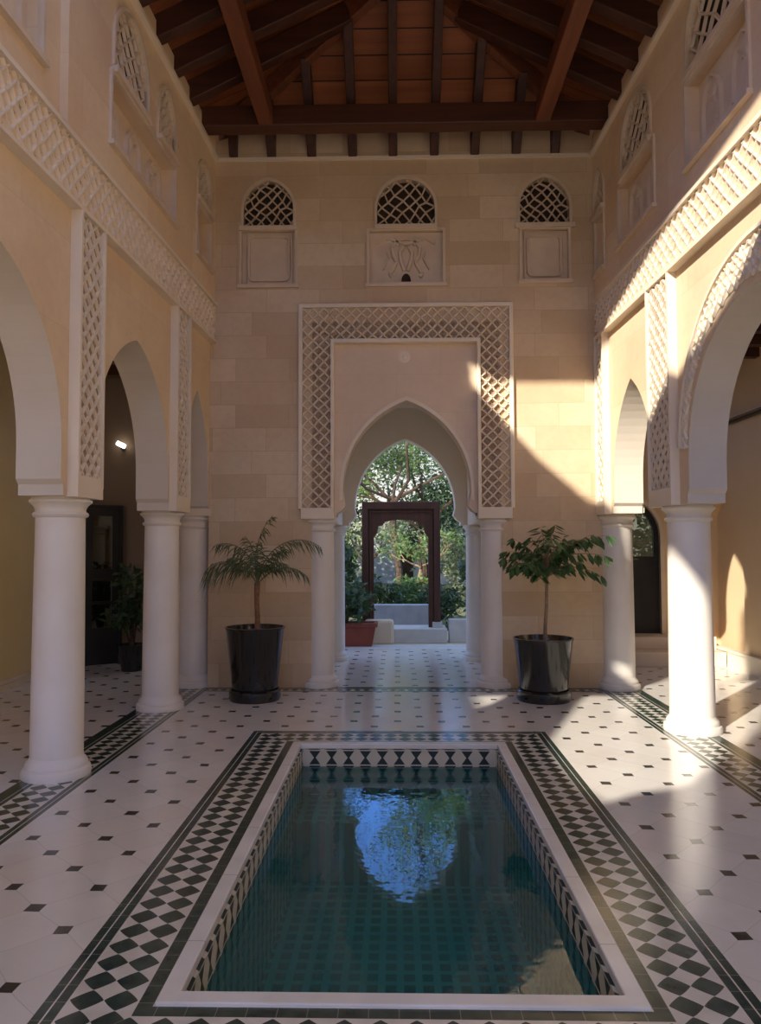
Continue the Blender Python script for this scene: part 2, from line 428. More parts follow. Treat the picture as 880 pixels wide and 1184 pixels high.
def lattice(mb, poly, pu, pz, bw, w0, w1, T, rnd, jit=.06, ou=0, oz=0, leaf=True, keep=None, leafmb=None):
    u0 = min(p[0] for p in poly); u1 = max(p[0] for p in poly); z0 = min(p[1] for p in poly); z1 = max(p[1] for p in poly)
    i0, i1 = int((u0 - ou) / pu * 2) - 2, int((u1 - ou) / pu * 2) + 3
    j0, j1 = int((z0 - oz) / pz * 2) - 2, int((z1 - oz) / pz * 2) + 3
    nodes = {}
    def nd(i, j):
        if (i, j) not in nodes:
            r = random.Random(i * 7919 + j * 104729 + 13)
            nodes[i, j] = (ou + i * pu / 2 + (r.random() - .5) * pu * jit, oz + j * pz / 2 + (r.random() - .5) * pz * jit)
        return nodes[i, j]
    for i in range(i0, i1):
        for j in range(j0, j1):
            if (i + j) % 2:
                # cell centre: a small leaf shaped boss
                if leaf:
                    c = nd(i, j); s_ = pu * .27
                    if all(clip((c[0] - k, c[1] - l), (c[0] + 1e-5, c[1]), poly) for k, l in ((s_ * .6, 0), (-s_ * .6, 0), (0, s_ * .6), (0, -s_ * .6))) and (not keep or keep(c)):
                        r = random.Random(i * 31 + j * 977); h = w0 + (w1 - w0) * (.10 + .22 * r.random()); a0 = r.random() * 1.5
                        ring = []
                        for k in range(8):
                            rr = s_ * (.85 if k % 2 else .42) * (.8 + .4 * r.random()); an = a0 + k * PI / 4
                            ring.append(T(c[0] + rr * math.cos(an), c[1] + rr * math.sin(an), w0))
                        (leafmb or BED[0] or mb).add(ring + [T(c[0], c[1], h)], [(k, (k + 1) % 8, 8) for k in range(8)])
                continue
            for dj in (1, -1):
                sg = clip(nd(i, j), nd(i + 1, j + dj), poly)
                if not sg: continue
                (a, b) = sg
                if keep and not keep(((a[0] + b[0]) / 2, (a[1] + b[1]) / 2)): continue
                dx, dz = b[0] - a[0], b[1] - a[1]; L = math.hypot(dx, dz)
                if L < .004: continue
                nx, nz = -dz / L, dx / L; ex, ez = dx / L * bw * .3, dz / L * bw * .3
                a = (a[0] - ex, a[1] - ez); b = (b[0] + ex, b[1] + ez)
                h1 = bw / 2; h2 = bw * .28
                vs = [T(p[0] + nx * s, p[1] + nz * s, ww) for p in (a, b) for s, ww in ((-h1, w0), (-h2, w1), (h2, w1), (h1, w0))]
                mb.add(vs, [(0, 1, 5, 4), (1, 2, 6, 5), (2, 3, 7, 6), (0, 3, 2, 1), (4, 5, 6, 7)])
def rect(u0, u1, z0, z1): return [(u0, z0), (u1, z0), (u1, z1), (u0, z1)]
def rim(mb, u0, u1, z0, z1, t, w0, w1, T):
    mb.extr(rect(u0, u1, z0, z1), [rect(u0 + t, u1 - t, z0 + t, z1 - t)], w0, w1, T)
rnd = random.Random(5)
ZW = 6.13          # top of the walls
ZF0, ZF1 = 3.96, 4.43   # frieze

# ------------------------------------------------------------------ the big structure
# floor with a hole for the pool
def fT(u, z, w_): return Vector((u, z, w_))
mb = MB(); mb.extr(rect(-4.6, 4.7, -3.5, 12.0), [rect(PX - HX - .02, PX + HX + .02, PY - HY - .02, PY + HY + .02)], -.06, 0, fT)
mb.build('floor', M['floor'], kind='structure')
mb = MB(); mb.extr(rect(-60, 60, -60, 90), [rect(-4.55, 4.65, -3.45, 11.95)], -.35, -.07, fT)
mb.build('ground', M['sand'], kind='structure')

# pool
pool = empty('pool', (PX, PY, 0), label='sunken rectangular pool of teal water with white marble coping', cat='pool')
def loc(mbx, o):
    mbx.v = [tuple(Vector(p) - Vector(o)) for p in mbx.v]; return mbx
x0, x1, y0, y1 = PX - HX, PX + HX, PY - HY, PY + HY
def pT(u, z, w_): return Vector((u - PX, z - PY, w_))
mb = MB(); mb.extr(rect(x0 - .074, x1 + .074, y0 - .074, y1 + .074), [rect(x0, x1, y0, y1)], -.03, .012, pT)
mb.build('coping', M['coping'], pool, bevel=.006)
mb = MB(); mb.extr(rect(x0 - .05, x1 + .05, y0 - .05, y1 + .05), [rect(x0 + .012, x1 - .012, y0 + .012, y1 - .012)], -1.0, -.031, pT)
o = mb.build('mosaic_wall', M['ptile'], pool)
mb = MB(); mb.box(x0 - PX, x1 - PX, y0 - PY, y1 - PY, -1.05, -.85); mb.build('mosaic_bottom', M['pbot'], pool)
mb = MB(); mb.box(-HX + .012, HX - .012, HY - .55, HY - .012, -.86, -.42); mb.build('step', M['pbot'], pool, label='submerged step at the far end')
mb = MB(); mb.add([(-HX + .012, -HY + .012, -.165), (HX - .012, -HY + .012, -.165), (HX - .012, HY - .012, -.165), (-HX + .012, HY - .012, -.165)], [(0, 1, 2, 3)])
mb.build('water', M['water'], pool)
mb = MB(); mb.lathe([(.0, .0), (.11, .0), (.16, .01), (.17, .03), (.15, .045), (.10, .04), (.0, .035)], 32, (0, HY - .35, -.42))
mb.build('drain_bowl', M['ptile'], pool, smooth=True, label='round stone spout disc under the water')

# ---------------- back wall with portal
PC = .115; PF0, PF1 = -1.128, 1.341; PI0, PI1 = -.718, .925     # portal frame outer and inner x
foot = [(.81, 1.955), (.81, 1.985), (.755, 2.01), (.712, 2.06), (.725, 2.15)]
portal = arch_pts(PC, .742, 1.955, 2.25, 3.29, 14, foot)
mb = MB()
# stone of the wall: outline with the whole portal frame cut away, and windows
BW = [(-1.488, .29), (.117, .335), (1.723, .285)]   # centre, half width of the three lattice windows
def warch(c, a, z0=5.335, za=5.88): return arch_pts(c, a, z0, z0 + (za - z0) * .38, za, 8)
panels_b = [(-1.488, .315, 4.655, 5.29), (.117, .43, 4.655, 5.27), (1.723, .27, 4.68, 5.27)]
outer = [(-2.165, 0), (PF0 + .005, 0), (PF0 + .005, 4.40), (PF1 - .005, 4.40), (PF1 - .005, 0), (2.345, 0), (2.345, 6.45), (-2.165, 6.45)]
outer = [(-2.165, 0), (PF0 + .15, 0), (PF0 + .15, 4.2), (PF1 - .15, 4.2), (PF1 - .15, 0), (2.345, 0), (2.345, 6.45), (-2.165, 6.45)]
holes = [warch(c, a) for c, a in BW] + [rect(c - a, c + a, z0, z1) for c, a, z0, z1 in panels_b]
mb.extr(outer, holes, -.30, 0, TB)
wall_back = mb.build('wall_back', M['stone'], kind='structure')
# cream inner panel with the arch
mb = MB(); pl = [(PF0 + .12, 1.955)] + portal[0:] + [(PF1 - .12, 1.955), (PF1 - .12, 4.3), (PF0 + .12, 4.3)]
mb.extr(pl, [], -.30, -.055, TB); mb.build('arch_panel', M['panel'], wall_back)
# thin moulded lip around the arch
inner = arch_pts(PC, .742, 2.15, 2.25, 3.29, 14); outr = arch_pts(PC, .775, 2.12, 2.25, 3.335, 14)
mb = MB(); mb.extr(outr + list(reversed(inner)), [], -.06, -.035, TB); mb.build('arch_lip', M['plaster'], wall_back)
# frame: bed + rims
def frame_u(mbx, o0, o1, ot, i0, i1, it, zb, w0, w1, T):
    mbx.extr([(o0, zb), (i0, zb), (i0, it), (i1, it), (i1, zb), (o1, zb), (o1, ot), (o0, ot)], [], w0, w1, T)
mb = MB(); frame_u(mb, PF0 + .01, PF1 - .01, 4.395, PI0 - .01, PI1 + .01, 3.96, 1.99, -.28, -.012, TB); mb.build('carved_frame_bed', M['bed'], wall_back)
mb = MB()
frame_u(mb, PF0, PF1, 4.405, PF0 + .045, PF1 - .045, 4.36, 2.03, -.02, .05, TB)
frame_u(mb, PI0 - .04, PI1 + .04, 3.995, PI0, PI1, 3.95, 2.03, -.06, .048, TB)
for a, b in ((PF0 + .03, PI0), (PI1, PF1 - .03)): mb.box(0, 1, 0, 1, 0, 1, lambda q, a=a, b=b: TB(a + (b - a) * q.x, 1.915 + .13 * q.y, -.27 + .33 * q.z))
mb.build('carved_frame_border', M['plaster'], wall_back, bevel=.006)
mb = MB(); pu = .1245; BED[0] = MB()
lattice(mb, rect(PF0 + .045, PI0 - .04, 2.045, 4.36), pu, pu, .021, -.014, .032, TB, rnd, .10, PF0 + .045)
lattice(mb, rect(PI1 + .04, PF1 - .045, 2.045, 4.36), pu, pu, .021, -.014, .032, TB, rnd, .10, PF0 + .045)
lattice(mb, rect(PI0 - .04, PI1 + .04, 3.995, 4.36), pu, pu, .021, -.014, .032, TB, rnd, .10, PF0 + .045)
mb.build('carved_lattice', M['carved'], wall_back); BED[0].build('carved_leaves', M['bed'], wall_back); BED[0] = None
# small worn rosette above the arch
mb = MB(); mb.lathe([(0, .02), (.02, .018), (.03, .008), (.05, .012), (.07, .004), (.085, 0)], 20); mb.v = [(p[0] * .8, p[1] * .8, p[2] * .7) for p in mb.v]
mb.v = [tuple(TB(PC - .02 + p[0], 3.80 + p[1], -.055 + p[2])) for p in mb.v]; mb.build('rosette', M['plaster'], wall_back, smooth=True)
# cornice line on top
mb = MB(); mb.box(-2.11, 2.29, YB - .035, YB + .02, ZW - .015, ZW + .02); mb.build('trim_1', M['plaster'], kind='structure')

# ---------------- windows
wn = [0]
def window(c, a, T, z0, za, psides, floral=0, fr=.03, dep=.0, wide_sill=0, parent=None):
    """arched lattice window with sill, and a recessed niche panel under it (psides = u0,u1,z0,z1)"""
    wn[0] += 1
    mbx = MB(); o_ = arch_pts(c, a + fr, z0 - .0, z0 + (za - z0) * .38, za + fr * 1.3, 10); i_ = arch_pts(c, a, z0, z0 + (za - z0) * .38, za, 10)
    mbx.extr(o_ + list(reversed(i_)), [], dep - .02, dep + .022, T)
    root = mbx.build('window_%d' % wn[0], M['trimtan'], kind='structure')
    mbx = MB(); lattice(mbx, i_, a * 2 / 4.6, a * 2 / 4.6 * 1.02, .018 if a < .36 else .026, dep - .042, dep - .018, T, rnd, .30, c - a, z0, leaf=False)
    mbx.build('window_lattice', M['trimtan'], root)
    mbx = MB(); mbx.extr([(p[0] + (.0), p[1]) for p in i_], [], dep - .20, dep - .085, T); mbx.build('dark_backing', M['dark'], root)  # dark sheet painted as the unlit void behind the lattice
    mbx = MB(); s_ = a + fr + wide_sill
    mbx.extr(rect(c - s_, c + s_, z0 - .055, z0), [], dep - .03, dep + .05, T); mbx.build('window_sill', M['trimtan'], root, bevel=.006)
    return root
def niche(u0, u1, z0, z1, T, floral, parent, dep=0.0, depth=.09):
    mbx = MB(); mbx.extr(rect(u0, u1, z0, z1), [], dep - depth - .12, dep - depth, T)
    rim(mbx, u0 - .026, u1 + .026, z0 - .026, z1 + .026, .03, dep - .02, dep + .02, T)
    mbx.extr(rect(u0 - .04, u1 + .04, z0 - .05, z0 - .012), [], dep - .02, dep + .045, T)
    mbx.build('niche_panel', M['trimtan'], parent)
    mbx = MB(); c = (u0 + u1) / 2; zc = (z0 + z1) / 2; h = z1 - z0; wd = u1 - u0; w0 = dep - depth
    def strip(pts, wid, hh=.018):
        for i in range(len(pts) - 1):
            a_, b_ = pts[i], pts[i + 1]; L = math.hypot(b_[0] - a_[0], b_[1] - a_[1]) or 1
            nx, nz = -(b_[1] - a_[1]) / L * wid / 2, (b_[0] - a_[0]) / L * wid / 2
            vs = [T(p[0] + nx * s, p[1] + nz * s, w) for p in (a_, b_) for s, w in ((-1, w0 - .002), (-.6, w0 + hh), (.6, w0 + hh), (1, w0 - .002))]
            mbx.add(vs, [(0, 1, 5, 4), (1, 2, 6, 5), (2, 3, 7, 6), (0, 3, 2, 1), (4, 5, 6, 7)])
    if floral == 0:      # plain frame with rounded notched corners
        q = .10; A, B, C_, D = u0 + .08, u1 - .08, z0 + .06, z1 - .06; pts = []
        for cx, cz, s in ((B, D, 0), (A, D, 1), (A, C_, 2), (B, C_, 3)):
            for k in range(5):
                an = PI / 2 * s + PI / 2 * k / 4; x_ = q * .55
                pts.append((cx - math.copysign(x_, cx - c) + x_ * math.cos(an) , cz - math.copysign(x_, cz - zc) + x_ * math.sin(an)))
        strip(pts + [pts[0]], .036, .026)
        strip([(u0 + .045, z0 + .03), (u0 + .045, z1 - .02)], .02); strip([(u1 - .045, z0 + .03), (u1 - .045, z1 - .02)], .02)
    elif floral == 1:    # two drooping plumes springing from a central stem
        for s in (-1, 1):
            for path, wd_ in ((((0, .76), (.10, .82), (.165, .70), (.15, .55), (.11, .42), (.15, .28), (.19, .20), (.16, .13)), .045),
                              (((.03, .72), (.07, .60), (.06, .45), (.035, .33), (.02, .25)), .05),
                              (((.09, .80), (.16, .86), (.24, .88), (.31, .80), (.34, .78)), .04),
                              (((.22, .62), (.20, .50), (.235, .38), (.27, .28)), .022)):
                strip([(c + s * u_, z0 + h * v_) for u_, v_ in path], wd_, .036)
        strip([(c + .10 * math.cos(a_), z0 + h * .74 + .08 * math.sin(a_)) for a_ in [PI * k / 8 for k in range(9)]], .04, .034)
    else:                # a row of small pointed niches
        n = max(2, int(round(wd / .45)))
        for k in range(n):
            cc = u0 + wd * (k + .5) / n; a_ = wd / n * .30
            ap = arch_pts(cc, a_, z0 + .04, z0 + h * .55, z1 - .06, 6)
            strip(ap, .03, .03)
            strip([(cc + a_ * .45 * math.sin(t * 3), z0 + .08 + h * .5 * t) for t in [i / 8 for i in range(9)]], .05, .02)
            strip([(cc - a_ * .5, z0 + h * .75), (cc, z0 + h * .6), (cc + a_ * .5, z0 + h * .75)], .03, .02)
    o = mbx.build('carved_relief', M['trimtan'], parent)
    if floral:           # solid dark plug, shade of a hole put in colour, below the relief
        mbx = MB(); cc = c if floral == 1 else u0 + wd * .62
        an = [PI * k / 10 for k in range(11)]
        mbx.extr([(cc + .055 * math.cos(a_), z0 + .035 + (.085 if floral == 1 else .10) * math.sin(a_)) for a_ in an], [], w0 - .01, w0 + .031, T)
        mbx.build('dark_plug', M['dark'], parent)

for i, (c, a) in enumerate(BW):
    r = window(c, a, TB, 5.335, 5.88, None, wide_sill=(.02, -.0, .03)[i])
    pc, pa, z0, z1 = panels_b[i]
    niche(pc - pa + .0, pc + pa, z0, z1, TB, 1 if i == 1 else 0, r, depth=.06)

# ---------------- side walls
def side_wall(side, T, piers, arches, wins, pans, step_u, bands, L, sun_notch=None):
    # backing wall with the arches: outline from the back corner toward the camera
    pts = [(-.30, 1.955)]
    for (c, a, zs, za) in arches:
        ap = arch_pts(c, a, 1.955, zs, za, 14, [(a + .035, 1.955), (a + .035, 2.03), (a, 2.065)])
        pts += ap
    pts += [(L, 1.955), (L, ZF0 + .1), (-.30, ZF0 + .1)]
    mb = MB(); mb.extr(pts, [], -.37, -.055, T)
    wall = mb.build('wall_' + side, M['side_stone'], kind='structure')
    wall.data.materials.append(M['soffit'])      # smooth plaster inside the arches
    for p in wall.data.polygons:
        if abs(p.normal.x) < .7: p.material_index = 1
    # upper wall
    holes = [warch(c, a, z0, za) for c, a, z0, za in wins if c < step_u] + [rect(*p[:4]) for p in pans if p[0] < step_u]
    mb = MB(); mb.extr(rect(-.0, step_u, ZF1 - .02, ZW + .25), holes, -.37, 0, T)
    holes = [warch(c, a, z0, za) for c, a, z0, za in wins if c >= step_u] + [rect(*p[:4]) for p in pans if p[0] >= step_u]
    if step_u < L:
        top = sun_notch if sun_notch else [(L, ZW + .25), (step_u, ZW + .25)]
        mb.extr([(step_u, ZF1 - .02), (L, ZF1 - .02)] + top, holes, -.37 if not sun_notch else -.30, -.06, T)
    mb.extr(rect(-.0, L, ZF0 + .012, ZF1), [], -.34, -.014, T)
    mb.build('upper_masonry', M['side_stone'], wall)
    mb = MB()
    mb.extr(rect(0, L, ZF1 - .035, ZF1), [], -.02, .03, T); mb.extr(rect(0, L, ZF0, ZF0 + .03), [], -.06, .026, T)
    for (b0, b1) in bands:
        for q in (b0, b1 - .03): mb.extr(rect(q, q + .03, 2.03, ZF0 + .01), [], -.06, .024, T)
        mb.extr(rect(b0 + .002, b1 - .002, 1.95, 2.10), [], -.065, .022, T)
    mb.build('carved_frame_border', M['plaster'], wall)
    mb = MB()
    for (b0, b1) in bands: mb.extr(rect(b0 + .01, b1 - .01, 2.05, ZF0 + .01), [], -.06, -.014, T)
    mb.build('carved_frame_bed', M['bed'], wall)
    mb = MB(); lm = min(L, 5.3); BED[0] = MB()
    lattice(mb, rect(0, lm, ZF0 + .03, ZF1 - .035), .125, .135, .019, -.016, .008, T, rnd, .10, bands[0][0] + .03, ZF0)
    for (b0, b1) in bands:
        if b1 < lm: lattice(mb, rect(b0 + .03, b1 - .03, 2.10, ZF0), .125, .135, .019, -.016, .008, T, rnd, .10, bands[0][0] + .03, ZF0)
    mb.build('carved_lattice', M['carved'], wall); BED[0].build('carved_leaves', M['bed'], wall); BED[0] = None
    # crown moulding
    mb = MB(); mb.extr(rect(0, min(L, 3.8) if sun_notch else L, ZW - .02, ZW + .02), [], -.02, .05, T); mb.build('crown_moulding', M['plaster'], wall)
    return wall

uu = lambda y: YB - y
Lw = [(2.62, .36, 5.34, 5.98), (1.74, .235, 5.36, 5.92), (.49, .26, 5.37, 5.84), (4.55, .40, 5.34, 5.80)]
Lp = [(1.50, 3.02, 4.74, 5.27), (.22, .76, 4.76, 5.28), (3.98, 5.1, 4.76, 5.27)]
wall_left = side_wall('left', TL, None, [(.49, .44, 2.35, 3.32), (2.265, .83, 2.30, 3.38), (4.62, 1.0, 2.30, 3.42)], Lw, Lp, 3.72,
                      [(.965, 1.40), (3.11, 3.53)], 5.75,
                      sun_notch=[(5.75, 5.84), (uu(3.71), 5.84), (uu(4.2), 5.94), (uu(4.75), 6.09), (uu(4.8), ZW + .25), (3.72, ZW + .25)])  # unseen wall top cut away to let the sun band in
Rw = [(1.43, .40, 5.36, 5.98), (3.12, .46, 5.40, 6.0), (.24, .17, 5.38, 5.84)]
Rp = [(.91, 1.90, 4.70, 5.30), (2.62, 3.64, 4.68, 5.33), (.08, .40, 4.70, 5.30)]
wall_right = side_wall('right', TR, None, [(1.0, .58, 2.30, 3.30), (3.74, 1.36, 2.30, 3.36)], Rw, Rp, 9, [(.0, .31), (1.655, 2.19)], 9.5)
for (c, a, z0, za), sl in zip(Lw, (.02, .02, .02, .02)):
    d = -.06 if c > 3.7 else 0
    r = window(c, a, TL, z0, za, None, dep=d, fr=.03)
    if abs(c - 2.62) < .01: niche(*Lp[0], TL, 2, r, depth=.13)
    elif c < 1: niche(*Lp[1], TL, 0, r, depth=.13)
    elif c > 3: niche(*Lp[2], TL, 2, r, dep=d, depth=.10)
for (c, a, z0, za), p in zip(Rw, Rp):
    r = window(c, a, TR, z0, za, None, fr=.03)
    niche(*p, TR, 0 if c < .5 else 2, r, depth=.10)
# carved archivolt on the big right arch
oc = arch_pts(3.74, 1.46, 2.42, 2.42, 3.72, 20); ic = arch_pts(3.74, 1.38, 2.42, 2.42, 3.40, 20)
def inside(p, poly):
    c_ = False; j_ = len(poly) - 1
    for i_ in range(len(poly)):
        a_, b_ = poly[i_], poly[j_]
        if (a_[1] > p[1]) != (b_[1] > p[1]) and p[0] < (b_[0] - a_[0]) * (p[1] - a_[1]) / (b_[1] - a_[1]) + a_[0]: c_ = not c_
        j_ = i_
    return c_
mb = MB(); mb.extr(oc + list(reversed(ic)), [], -.06, -.048, TR)
lattice(mb, oc, .085, .10, .020, -.05, -.030, TR, rnd, .30, 0, 0, keep=lambda p: not inside(p, ic))
mb.build('carved_archivolt', M['carved'], wall_right)
oc2 = arch_pts(3.74, 1.485, 2.42, 2.42, 3.75, 20)
mb = MB(); mb.extr(oc2 + list(reversed(oc)), [], -.06, -.015, TR); mb.build('archivolt_border', M['plaster'], wall_right)
# unseen left wall toward the camera, its opening shaped to cast sun patches
uu = lambda y: YB - y
cut = [(uu(a), b) for a, b in ((1.42, 6.38), (1.42, 5.9), (1.2, 5.9), (1.1, 5.2), (.65, 5.52), (.1, 5.35), (-.3, 4.6), (-.35, 3.6), (.02, 3.25), (.13, 3.03), (.6, 2.94), (1.26, 2.90), (1.86, 2.94), (2.82, 3.52), (2.75, 4.1), (2.3, 4.3), (2.25, 5.2), (2.45, 5.86), (2.9, 5.85))]
mb = MB(); mb.extr([(5.75, 0), (12.0, 0), (12.0, 6.38)] + cut + [(5.75, 5.85)], [], -.08, 0, TL); mb.build('sun_cut_wall', M['side_stone'], wall_left)
mb = MB(); mb.extr(rect(8.2, 12.0, 0, 2.0), [], -.37, 0, TR); mb.build('parapet', M['side_stone'], wall_right)

# ---------------- columns
def column(x, y, label, group, top=1.955, r=.178):
    c = empty('column', (x, y, 0), 0, label, 'column', group)
    mb = MB(); mb.lathe([(r + .052, 0), (r + .056, .03), (r + .048, .055), (r + .03, .066), (r + .032, .085), (r + .022, .105), (r + .008, .115), (r, .14)], 48)
    mb.build('base', M['white'], c, smooth=True)
    mb = MB(); prof = [(r, .12)] + [(r * (1 - .06 * (k / 10) ** 1.6), .12 + (top - .12 - .135) * k / 10) for k in range(1, 11)]; rt_ = prof[-1][0]; zt = prof[-1][1]
    mb.lathe(prof, 48); mb.build('shaft', M['white'], c, smooth=True)
    mb = MB(); mb.lathe([(rt_, zt - .01), (rt_ + .018, zt), (rt_ + .024, zt + .014), (rt_ + .016, zt + .028), (rt_ + .004, zt + .032), (rt_ + .004, zt + .05), (rt_ + .014, zt + .072), (rt_ + .034, zt + .092), (rt_ + .046, zt + .10), (rt_ + .046, top - .018), (rt_ + .03, top - .014), (rt_ + .03, top)], 48)
    mb.build('capital', M['white'], c, smooth=True)
    return c
g = 'white columns of the courtyard arcades'
column(-2.41, 5.40, 'large white round column nearest on the left, between two left arches', g)
column(-2.36, 7.60, 'white round column in the left arcade, second from the camera', g)
column(-2.37, 8.86, 'white round column in the far left corner behind the palm', g)
column(-.895, 8.86, 'white column carrying the left side of the carved portal', g, 1.915, .168)
column(1.13, 8.86, 'white column carrying the right side of the carved portal', g, 1.915, .168)
column(2.56, 6.74, 'sunlit white column nearest on the right, under the big arch', g, r=.188)
column(2.50, 8.72, 'white round column in the far right corner behind the leafy pot', g)
mb = MB(); mb.extr(rect(-.33, .04, 1.96, 2.04), [], -.40, -.03, TL); mb.extr(rect(-.32, .03, 2.03, 3.9), [], -.36, -.065, TL); mb.build('corner_pier', M['plaster'], wall_left)
mb = MB(); mb.extr(rect(-.32, .36, 1.96, 2.04), [], -.40, -.07, TR); mb.build('corner_pier', M['plaster'], wall_right)

# ---------------- passage behind the portal
IY = 10.95
mb = MB()
mb.box(-1.10, -.78, YB + .30, IY + .25, 1.90, 3.7); mb.box(1.01, 1.33, YB + .30, IY + .25, 1.90, 3.7)
mb.box(-1.10, -.98, YB + .30, IY, 0, 1.92); mb.box(1.21, 1.33, YB + .30, IY, 0, 1.92)
mb.box(-1.10, 1.33, YB + .29, IY + .25, 3.6, 3.75)
pw = mb.build('wall_passage', M['plaster'], kind='structure')
TI = lambda u, z, w_: Vector((u, IY - w_, z))
ip = arch_pts(PC, .725, 1.90, 2.15, 3.16, 14, [(.80, 1.90), (.80, 1.95), (.745, 1.99), (.70, 2.05)])
mb = MB(); mb.extr([(-2.2, 1.90)] + ip + [(2.4, 1.90), (2.4, 5.2), (-2.2, 5.2)], [], -.28, 0, TI)
mb.extr(rect(-2.2, -1.0, 0, 1.92), [], -.28, 0, TI); mb.extr(rect(1.25, 2.4, 0, 1.92), [], -.28, 0, TI)
mb.build('inner_arch_wall', M['plaster'], pw)
column(-.88, 10.83, 'white column deep in the passage, left of the garden view', 'pair of columns at the garden end of the passage', 1.90, .14)
column(1.11, 10.83, 'white column deep in the passage, right of the garden view', 'pair of columns at the garden end of the passage', 1.90, .14)

# ---------------- galleries
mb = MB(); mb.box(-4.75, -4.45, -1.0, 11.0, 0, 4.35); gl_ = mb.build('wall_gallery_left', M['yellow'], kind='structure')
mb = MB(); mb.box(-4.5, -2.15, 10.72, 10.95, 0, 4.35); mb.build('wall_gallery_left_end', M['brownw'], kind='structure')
mb = MB(); mb.box(-4.7, -2.45, 2.0, 10.75, 4.06, 4.25); cg = mb.build('ceiling_gallery_left', M['gwood'], kind='structure')
mb = MB()
for k in range(12): mb.box(-4.45, -2.45, 2.3 + k * .7, 2.42 + k * .7, 3.90, 4.06)
mb.build('ceiling_joists', M['beam'], cg)
mb = MB(); mb.box(-4.45, -4.41, -1, 10.45, .0, .06); mb.box(-4.45, -4.43, -1, 10.45, .06, .11); mb.build('baseboard_left', M['skirt'], kind='structure')
# right gallery with a shallow pointed alcove in its wall
TG = lambda u, z, w_: Vector((4.42 - w_, YB - u, z))
al = arch_pts(-1.75, .62, .0, 1.5, 2.35, 12)
mb = MB(); mb.extr([(-2.6, 0)] + al + [(9.5, 0), (9.5, 4.35), (-2.6, 4.35)], [], -.14, 0, TG); gr_ = mb.build('wall_gallery_right', M['tan'], kind='structure')
mb = MB(); mb.extr(rect(-2.6, 9.5, 0, 4.35), [], -.30, -.13, TG); mb.build('alcove_back', M['tan'], gr_)
ga = arch_pts(0, .33, .36, 1.75, 2.25, 10)
TE = lambda u, z, w_: Vector((3.40 + u, 10.9 - w_, z))
mb = MB(); mb.extr(rect(-1.0, 1.2, 0, 4.35), [ga], -.25, 0, TE); mb.build('wall_gallery_right_end', M['tan'], kind='structure')
mb = MB(); mb.box(2.62, 4.65, 3.0, 10.9, 4.06, 4.25); cg = mb.build('ceiling_gallery_right', M['gwood'], kind='structure')
mb = MB()
for k in range(14): mb.box(2.62, 4.42, 3.1 + k * .56, 3.22 + k * .56, 3.90, 4.06)
mb.build('ceiling_joists', M['beam'], cg)
mb = MB(); mb.box(4.37, 4.42, .0, 10.9, 0, .22); mb.box(4.35, 4.42, .0, 10.9, .20, .235); mb.build('baseboard_right', M['skirtw'], kind='structure')
mb = MB(); mb.box(4.36, 4.42, 3.0, 10.9, 3.20, 3.235); mb.build('trim_2', M['black'], kind='structure')
mb = MB(); mb.box(4.385, 4.42, 3.0, 10.9, 3.27, 3.29); mb.build('trim_3', M['skirt'], kind='structure')

# ---------------- timber roof
ZR = 6.22
AP = Vector((.09, 7.35, 7.32)); APF = Vector((.09, 5.6, 7.32))
def side_z(x): return (7.32 - ZR) * (1 - min(1, abs(x - .09) / 2.25)) + ZR
mb = MB(); th = Vector((0, 0, .05)); e0 = .22
cl, cr = Vector((-2.45, 9.0, ZR + e0)), Vector((2.63, 9.0, ZR + e0)); fl, f_r = Vector((-2.45, 5.2, ZR + e0)), Vector((2.63, 5.2, ZR + e0))
a1 = AP + Vector((0, 0, e0)); a2 = Vector((.09, 5.2, 7.32 + e0))
def slab(pts):
    n = len(pts); mb.add([p for p in pts] + [p + th for p in pts], [tuple(range(n)), tuple(range(2 * n - 1, n - 1, -1))] + [(i, (i + 1) % n, n + (i + 1) % n, n + i) for i in range(n)])
slab([cl, cr, a1]); roof = mb.build('ceiling', M['boardy'], kind='structure')
mb = MB(); slab([cl, a1, a2, fl]); slab([cr, f_r, a2, a1]); mb.build('side_boarding', M['boardx'], roof)
mb = MB(); mb.box(-2.27, 2.44, 8.10, 8.30, 6.21, 6.44); mb.build('tie_beam', M['beam'], roof, bevel=.012)
for xx_ in (-1.42, 1.60):
    mb = MB(); mb.box(xx_ - .08, xx_ + .08, 5.4, 8.10, 6.215, 6.42); mb.build('long_beam', M['beamy'], roof, bevel=.01)
mb = MB(); mb.box(-2.27, 2.44, 5.25, 5.45, 6.15, 6.38); mb.build('tie_beam', M['beam'], roof, bevel=.012)
yk = 7.72
while yk > 5.5:
    for s in (-1, 1):
        x_e = -2.30 if s < 0 else 2.47
        top = Vector((.09, yk, 7.32)) 
        if yk > AP.y:    # jack rafters stop at the hip
            f_ = (9.0 - yk) / (9.0 - AP.y); hx = (-2.45 if s < 0 else 2.63); top = Vector((hx + (.09 - hx) * f_, yk, ZR + (7.32 - ZR) * f_))
        mb = MB(); mb.bar((x_e, yk, ZR + .05), tuple(top + Vector((0, 0, .10))), .13, .21); mb.build('rafter', M['rafter'], roof, bevel=.012)
    yk -= .50
for xk in (-1.45, -.98, -.50, -.03, .18 + .27, .92, 1.40, 1.85, -1.9):
    hx = -2.45 if xk < .09 else 2.63; f_ = (xk - hx) / (.09 - hx)
    top = Vector((xk, 9.0 + (AP.y - 9.0) * f_, ZR + (7.32 - ZR) * f_))
    mb = MB(); mb.bar((xk, 8.76, ZR - .03), tuple(top + Vector((0, 0, .09))), .10, .20); mb.build('rafter', M['rafterz'], roof, bevel=.01)
for c_ in (cl, cr):
    mb = MB(); mb.bar(tuple(c_ + Vector((0, 0, -.14))), tuple(a1 + Vector((0, 0, -.12))), .10, .20); mb.build('hip_rafter', M['beamy'], roof, bevel=.01)
